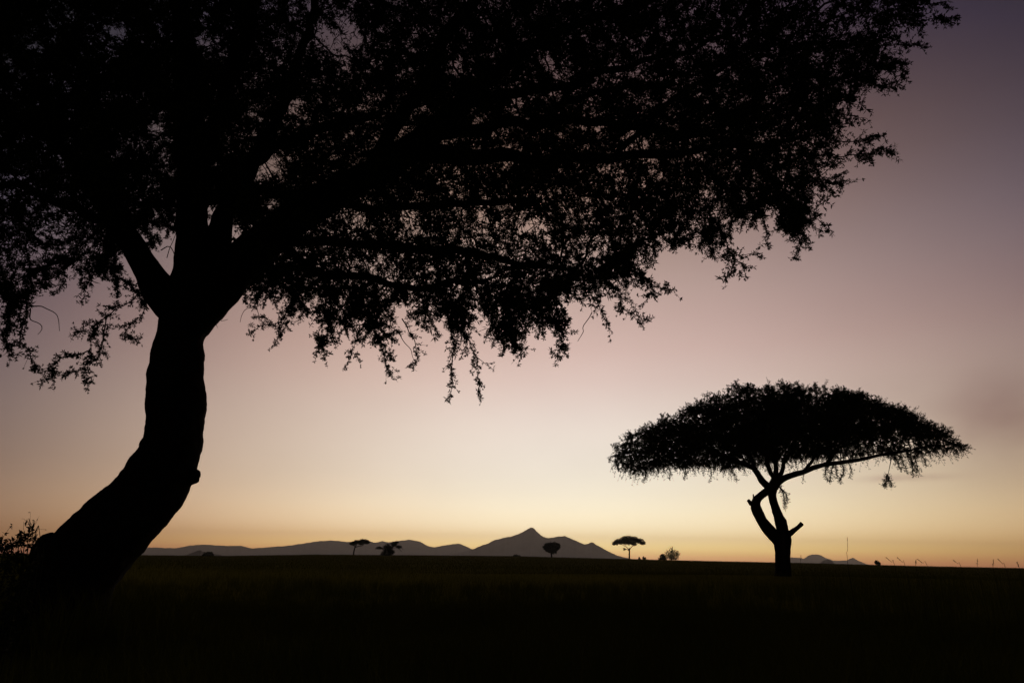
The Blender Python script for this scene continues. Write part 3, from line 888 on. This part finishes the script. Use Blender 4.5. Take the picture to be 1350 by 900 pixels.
# tufts
tx, ty = scatter(1500, 1.2, 28)
kx = np.repeat(tx, 34) + rng.normal(size=1500 * 34) * .09
ky = np.repeat(ty, 34) + rng.normal(size=1500 * 34) * .09
th = np.repeat(rng.uniform(.3, .62, 1500), 34) * rng.uniform(.6, 1.1, 1500 * 34)
x = np.concatenate([x1, x2, kx])
y = np.concatenate([y1, y2, ky])
h = np.concatenate([rng.uniform(.18, .42, len(x1)), rng.uniform(.16, .42, len(x2)) * np.clip(1.15 - np.hypot(x2, y2) / 260, .3, 1), th])
h = h * np.clip(.85 + .5 * np.array([noise.fractal(Vector((a * .16, b * .10, 3)), 1, 2, 3) for a, b in zip(x, y)]), .35, 1.3)
w = np.concatenate([rng.uniform(.002, .005, len(x1)), rng.uniform(.0025, .006, len(x2)) * np.clip(np.hypot(x2, y2) / 60, .6, 2.4), rng.uniform(.002, .005, len(kx))])
keep = np.hypot(x, y) > 1.2
grass_mesh('grass', x[keep], y[keep], h[keep], w[keep], np.full(keep.sum(), .5), 'knee high dark savanna grass covering the plain')
# rank grass round the foot of the big trunk
ta = rng.uniform(0, 2 * math.pi, 130)
tq = rng.uniform(.45, 1.5, 130)
bx_, by_ = at(66, 850, 8.0)[:2]
kx = np.repeat(bx_ + tq * np.cos(ta) * 1.3, 60) + rng.normal(size=130 * 60) * .07
ky = np.repeat(by_ - .1 + tq * np.sin(ta), 60) + rng.normal(size=130 * 60) * .07
hh_ = np.repeat(rng.uniform(.35, .85, 130), 60) * rng.uniform(.5, 1.05, 130 * 60)
grass_mesh('grass', kx, ky, hh_, rng.uniform(.002, .005, len(kx)), np.full(len(kx), .45), 'rank grass growing round the foot of the leaning trunk')
# far sward, coarse tussocks out to the swell
x, y = scatter(150000, 60, 330, p=.8)
grass_mesh('grass', x, y, rng.uniform(.15, .4, len(x)), rng.uniform(.01, .03, len(x)), np.full(len(x), .6), 'dark grass of the far plain below the skyline')
# taller rough grass at the right whose tips break the skyline
x, y = scatter(2600, 11, 40, 22, 40)
grass_mesh('grass', x, y, rng.uniform(.7, 1.0, len(x)) * np.where(rng.uniform(size=len(x)) < .25, 1.13, 1.03), rng.uniform(.002, .005, len(x)), np.full(len(x), .22), 'sparse tall grass whose tips break the right skyline')


def stalk(label, Yd, pts, head=0.0, r=0.0022, branches=0):
    Pq = [at(px_, py_, Yd) for px_, py_ in pts]
    b = Pq[0].copy()
    b[2] = 0.0
    b[0] += 0.05
    r *= .7
    Pq, rq = resample(np.vstack([b, Pq]), np.linspace(r * 1.3, r * .6, len(Pq) + 1), 0.05)
    t = thing('grass_stalk', label, 'grass stalk', b, 'tall stalks against the sky')
    a = Acc()
    tube(a, Pq, rq, 5)
    a.build('stem', M_WEED, t)
    e, d = Pq[-1], unit(Pq[-1] - Pq[-3])
    a = Acc()
    n = 26
    s = np.linspace(-1, 0, n)[:, None]
    L = head
    C_ = e + d * s * L
    for _ in range(0 if branches or head < .035 else 2):
        blades(a, C_, unit(d + rng.normal(size=(n, 3)) * .35), np.full(n, max(.014, L * .2)), np.full(n, max(.0025, L * .035)))
    if not branches and head < .035:
        blades(a, C_[::7], unit(d + rng.normal(size=(4, 3)) * .2), np.full(4, .012), np.full(4, .003))
    if branches:
        n = branches
        tt = rng.uniform(.1, 1, n)[:, None]
        A_ = e - d * L * tt
        B_ = A_ + unit(d * .5 + rng.normal(size=(n, 3)) * .7) * rng.uniform(.02, .075, n)[:, None]
        prisms(a, A_, B_, .0008, .0006)
        blades(a, B_, unit(rng.normal(size=(n, 3))), np.full(n, .014), np.full(n, .005))
    a.build('seed_head', M_WEED, t)
    return t


stalk('first bent stalk right of the small dark skyline bush', 9, [(1180, 747), (1176, 741), (1168.5, 734.8)], .05)
stalk('second bent stalk right of the small dark skyline bush', 9, [(1194, 748), (1190, 741), (1183, 734.6)], .05)
stalk('thick headed stalk bending left, paired with a short upright one', 9, [(1224, 749), (1217, 742), (1209.5, 736.8)], .07, .003)
stalk('short upright stalk under the thick headed bending stalk', 9, [(1208, 749), (1208, 743), (1207.5, 738.5)], .04)
stalk('thin bent stalk left of the upright pair near the right edge', 10, [(1268, 750), (1263, 743), (1257, 738)], .04, .002)
stalk('faint straight stalk between the bent ones and the right edge', 10, [(1289, 750), (1289, 744), (1288.5, 737)], .04, .002)
stalk('straight stalk just left of the last bent stalk', 9, [(1310, 752), (1310, 745), (1309.5, 738)], .05, .0025)
stalk('last bent stalk leaning left near the right edge', 9, [(1327, 752), (1322, 743), (1316, 736.8)], .05, .0028)
stalk('short leaning stalk nearest the right edge of view', 8, [(1345, 753), (1343, 747), (1341, 741)], .05, .003)
stalk('very tall hair thin stalk standing up before the far pale hills', 7, [(1118, 746), (1117.6, 725), (1117, 708)], .03, .0007)
stalk('thin short stalk right beside the flat topped acacia trunk', 12, [(1056, 744), (1056, 738), (1056, 732)], .04, .0025)
stalk('nodding seed stalk with a thick ear left of the leaning trunk', 5, [(57, 735), (54, 715), (52, 701), (50.5, 693), (47, 700)], .045, .0022)
stalk('pale stalk with a wide wispy panicle rising left of the leaning trunk', 4.2, [(50, 740), (44, 715), (42, 697), (38, 683)], .12, .0010, 22)


# weeds at the left edge
def weed(label, Yd, pts, nleaf, leafL, seed):
    Pq = [at(px_, py_, Yd) for px_, py_ in pts]
    b = Pq[0].copy()
    b[2] = 0.0
    Pq, rq = resample(np.vstack([b, Pq]), np.linspace(.005, .0015, len(Pq) + 1), 0.04)
    t = thing('weed', label, 'weed', b, 'leafy weeds left of the leaning trunk')
    a, lf = Acc(), Acc()
    tube(a, Pq, rq, 5)
    up = Pq[Pq[:, 2] > .35]
    S, D = [], []
    for q in range(0, len(up)):
        for _ in range(2):
            if rng.uniform() < .7:
                S.append(up[q])
                D.append(unit(np.array([rng.normal(), rng.normal(), .7 + rng.uniform()])))
    S, D = np.array(S), np.array(D)
    leaf_twigs(a, lf, S, D, rng.uniform(.03, .11, len(S)), np.zeros(len(S)), 2, nleaf, leafL, leafL * .35, .0012)
    a.build('stem', M_WEED, t)
    lf.build('leaves', M_WEED, t)


weed('tall spiky weed cut by the left edge of the view', 5.0, [(-4, 735), (0, 718), (5, 706)], 4, .045, 1)
weed('bushy weed second from the left edge', 5.2, [(10, 735), (12, 724), (14, 716)], 5, .045, 2)
weed('upright weed with pointed tips third from the left edge', 5.0, [(22, 738), (22, 722), (22, 711)], 4, .04, 3)
weed('slender forked weed in the middle of the weed clump', 5.3, [(30, 738), (29, 722), (31, 707)], 4, .04, 4)
weed('dense weed leaning right toward the leaning trunk', 5.0, [(34, 738), (36, 722), (37, 709)], 5, .045, 5)
weed('weed closest to the leaning trunk, partly against its bark', 5.4, [(44, 738), (43, 722), (45, 712)], 4, .04, 6)
weed('low short weed at the left edge base', 4.6, [(2, 740), (4, 730), (3, 722)], 4, .04, 7)

# ------------------------------------------------------------------ haze
HAZE_D = 1.0e-4
hb = 11600.0
V = np.array([(a, b, c) for c in (-2.0, 400.0) for a, b in ((-hb, -hb), (hb, -hb), (hb, hb), (-hb, hb))])
Q = np.array([(0, 3, 2, 1), (4, 5, 6, 7), (0, 1, 5, 4), (1, 2, 6, 5), (2, 3, 7, 6), (3, 0, 4, 7)])
hm = bpy.data.materials.new('haze')
hm.use_nodes = True
nt = hm.node_tree
for nd_ in list(nt.nodes):
    if nd_.type == 'BSDF_PRINCIPLED':
        nt.nodes.remove(nd_)
pv = nt.nodes.new('ShaderNodeVolumePrincipled')
pv.inputs['Color'].default_value = (0.92, 0.92, 0.92, 1)
pv.inputs['Density'].default_value = HAZE_D
pv.inputs['Anisotropy'].default_value = 0.5
nt.links.new(pv.outputs['Volume'], [n for n in nt.nodes if n.type == 'OUTPUT_MATERIAL'][0].inputs['Volume'])
hz = mesh_obj('haze', V, Q, hm)
hz['kind'] = 'stuff'
hz['label'] = 'thin dusk haze lying over the plain and the hills'
hz['category'] = 'haze'

# ------------------------------------------------------------------ sky
world = bpy.data.worlds.new('World')
sc.world = world
world.use_nodes = True
nt = world.node_tree
nt.nodes.clear()
NN = nt.nodes.new
LK = nt.links.new


def mth(op, a, b=None, c=None):
    n = NN('ShaderNodeMath')
    n.operation = op
    for i, v in enumerate((a, b, c)):
        if v is None:
            continue
        if isinstance(v, (int, float)):
            n.inputs[i].default_value = float(v)
        else:
            LK(v, n.inputs[i])
    return n.outputs[0]


KE = [0, 1.2, 3, 6, 11, 17, 24, 33, 43, 60, 90]
#SKYBEGIN
KC = [[1.3462, 0.5241, 0.2564], [2.3025, 1.7133, 0.6942], [1.8168, 1.5399, 1.0348], [1.2187, 1.0924, 0.8817], [0.9505, 0.8144, 0.7173], [0.7211, 0.5196, 0.4624], [0.4882, 0.3436, 0.2977], [0.2381, 0.1421, 0.1117], [0.0851, 0.0537, 0.063]]
AZ1 = [2.297, 4.495, 7.059]
AZ2 = [3.234, -0.443, -5.72]
AZ3 = [-8.007, -5.662, -0.712]
AZ4 = [-0.051, -0.037, -0.207]
AZ5 = [-0.618, -0.617, 0.013]
A0 = 7.0
#SKYEND
KC = KC + [[0.055, 0.040, 0.050], [0.035, 0.027, 0.036]]
tcn = NN('ShaderNodeTexCoord')
sep = NN('ShaderNodeSeparateXYZ')
nrm = NN('ShaderNodeVectorMath')
nrm.operation = 'NORMALIZE'
LK(tcn.outputs['Generated'], nrm.inputs[0])
LK(nrm.outputs[0], sep.inputs[0])
dx, dy, dz = sep.outputs
el = mth('MULTIPLY', mth('ARCSINE', mth('MAXIMUM', dz, 0.0)), 180 / math.pi)
hl = mth('MAXIMUM', mth('SQRT', mth('ADD', mth('MULTIPLY', dx, dx), mth('MULTIPLY', dy, dy))), 1e-4)
ca = mth('DIVIDE', mth('ADD', mth('MULTIPLY', dx, math.sin(math.radians(A0))), mth('MULTIPLY', dy, math.cos(math.radians(A0)))), hl)
qn = mth('SUBTRACT', ca, 1.0)
sn = mth('DIVIDE', mth('SUBTRACT', mth('MULTIPLY', dx, math.cos(math.radians(A0))), mth('MULTIPLY', dy, math.sin(math.radians(A0)))), hl)
ramp = NN('ShaderNodeValToRGB')
ramp.color_ramp.interpolation = 'LINEAR'
# smooth log-space resampling of the elevation profile (monotone cubic)
ke = np.array(KE, float)
kc = np.log(np.array(KC))
es = np.concatenate([[0, .6, 1.2, 1.8, 2.4], np.arange(3, 12, 1.2), np.arange(12, 45, 2.5), [48, 55, 65, 90]])


def herm(x, xs, ys):
    d = np.diff(ys) / np.diff(xs)
    mm = np.concatenate([[d[0]], (d[:-1] + d[1:]) / 2, [d[-1]]])
    mm[1:-1] = np.where(d[:-1] * d[1:] < 0, 0, mm[1:-1])
    i = np.clip(np.searchsorted(xs, x) - 1, 0, len(xs) - 2)
    hh = xs[i + 1] - xs[i]
    t = (x - xs[i]) / hh
    return (ys[i] * (2 * t ** 3 - 3 * t ** 2 + 1) + mm[i] * hh * (t ** 3 - 2 * t ** 2 + t) + ys[i + 1] * (3 * t ** 2 - 2 * t ** 3) + mm[i + 1] * hh * (t ** 3 - t ** 2))


cols = np.exp(np.stack([herm(es, ke, kc[:, c]) for c in range(3)], -1))
er = ramp.color_ramp.elements
while len(er) < len(es):
    er.new(0.5)
SCL = 12.0
for i, (e_, c_) in enumerate(zip(es, cols)):
    er[i].position = e_ / 90.0
    er[i].color = (c_[0] / SCL, c_[1] / SCL, c_[2] / SCL, 1)
LK(mth('DIVIDE', el, 90.0), ramp.inputs[0])
sr = NN('ShaderNodeSeparateColor')
LK(ramp.outputs[0], sr.inputs[0])
eln = mth('DIVIDE', mth('MINIMUM', el, 45.0), 45.0)
# smoke drifting low at the right and very faint unevenness of the air
nz1 = NN('ShaderNodeTexNoise')
nz1.inputs['Scale'].default_value = 5.0
nz1.inputs['Detail'].default_value = 3.0
mp = NN('ShaderNodeMapping')
mp.inputs['Scale'].default_value = (1, 1, 1.7)
mp.inputs['Rotation'].default_value = (0.12, 0.25, 0)
LK(nrm.outputs[0], mp.inputs[0])
LK(mp.outputs[0], nz1.inputs['Vector'])
soft = mth('ADD', mth('MULTIPLY', mth('SUBTRACT', nz1.outputs[0], 0.5), 0.10), 1.0)


def patch(px, py, rx, rz, amp, nscale, thr, flat=True):
    v = unit(at(px, py, 10.0) - np.array([0, 0, EYE]))
    rt = unit(np.array([v[1], -v[0], 0]))
    upv = np.cross(rt, v)
    upv = upv if upv[2] > 0 else -upv

    def dot(w):
        return mth('ADD', mth('ADD', mth('MULTIPLY', dx, float(w[0])), mth('MULTIPLY', dy, float(w[1]))), mth('MULTIPLY', dz, float(w[2])))
    a_ = mth('DIVIDE', dot(rt), rx)
    b_ = mth('DIVIDE', dot(upv), rz)
    fr = mth('GREATER_THAN', dot(v), 0.0)
    g_ = mth('EXPONENT', mth('MULTIPLY', mth('ADD', mth('MULTIPLY', a_, a_), mth('MULTIPLY', b_, b_)), -1.0))
    n_ = NN('ShaderNodeTexNoise')
    n_.inputs['Scale'].default_value = nscale
    n_.inputs['Detail'].default_value = 4.0
    LK(mp.outputs[0], n_.inputs['Vector'])
    k_ = mth('MULTIPLY', mth('MULTIPLY', g_, fr), mth('MAXIMUM', mth('MULTIPLY', mth('SUBTRACT', n_.outputs[0], thr), 2.5), 0.0))
    return mth('SUBTRACT', 1.0, mth('MULTIPLY', k_, amp))


sm = mth('MULTIPLY', patch(1324, 562, .06, .05, .31, 7.0, .08), patch(1190, 630, .045, .0045, .30, 22.0, .15))
sm = mth('MULTIPLY', sm, patch(1230, 520, .16, .035, .16, 6.0, .2))
FLOOR = (0.012, 0.010, 0.015)
ch = []
for c in range(3):
    lat = mth('MULTIPLY', sn, mth('ADD', mth('MULTIPLY', eln, AZ5[c]), AZ4[c]))
    k = mth('EXPONENT', mth('ADD', lat, mth('MULTIPLY', qn, mth('ADD', mth('ADD', mth('MULTIPLY', eln, AZ2[c]), AZ1[c]), mth('MULTIPLY', mth('MAXIMUM', qn, -0.45), AZ3[c])))))
    smc = mth('SUBTRACT', 1.0, mth('MULTIPLY', mth('SUBTRACT', 1.0, sm), (0.86, 1.08, 1.0)[c]))
    v = mth('MULTIPLY', mth('MULTIPLY', mth('MULTIPLY', mth('MULTIPLY', sr.outputs[c], SCL), k), smc), soft)
    ch.append(mth('MAXIMUM', v, FLOOR[c]))
ch[2] = mth('MINIMUM', ch[2], mth('MULTIPLY', ch[0], 1.18))
cc = NN('ShaderNodeCombineColor')
for c in range(3):
    LK(ch[c], cc.inputs[c])
bg = NN('ShaderNodeBackground')
LK(cc.outputs[0], bg.inputs[0])
bg.inputs[1].default_value = 1.0
wo = NN('ShaderNodeOutputWorld')
LK(bg.outputs[0], wo.inputs[0])
world.cycles.sampling_method = 'MANUAL'
world.cycles.sample_map_resolution = 1024

# ------------------------------------------------------------------ render settings
sc.view_settings.view_transform = 'Standard'
sc.view_settings.look = 'None'
sc.view_settings.exposure = 0.0
sc.view_settings.gamma = 1.0
sc.cycles.max_bounces = 4
sc.cycles.diffuse_bounces = 2
sc.cycles.volume_bounces = 1
sc.cycles.transparent_max_bounces = 4
sc.cycles.use_denoising = True
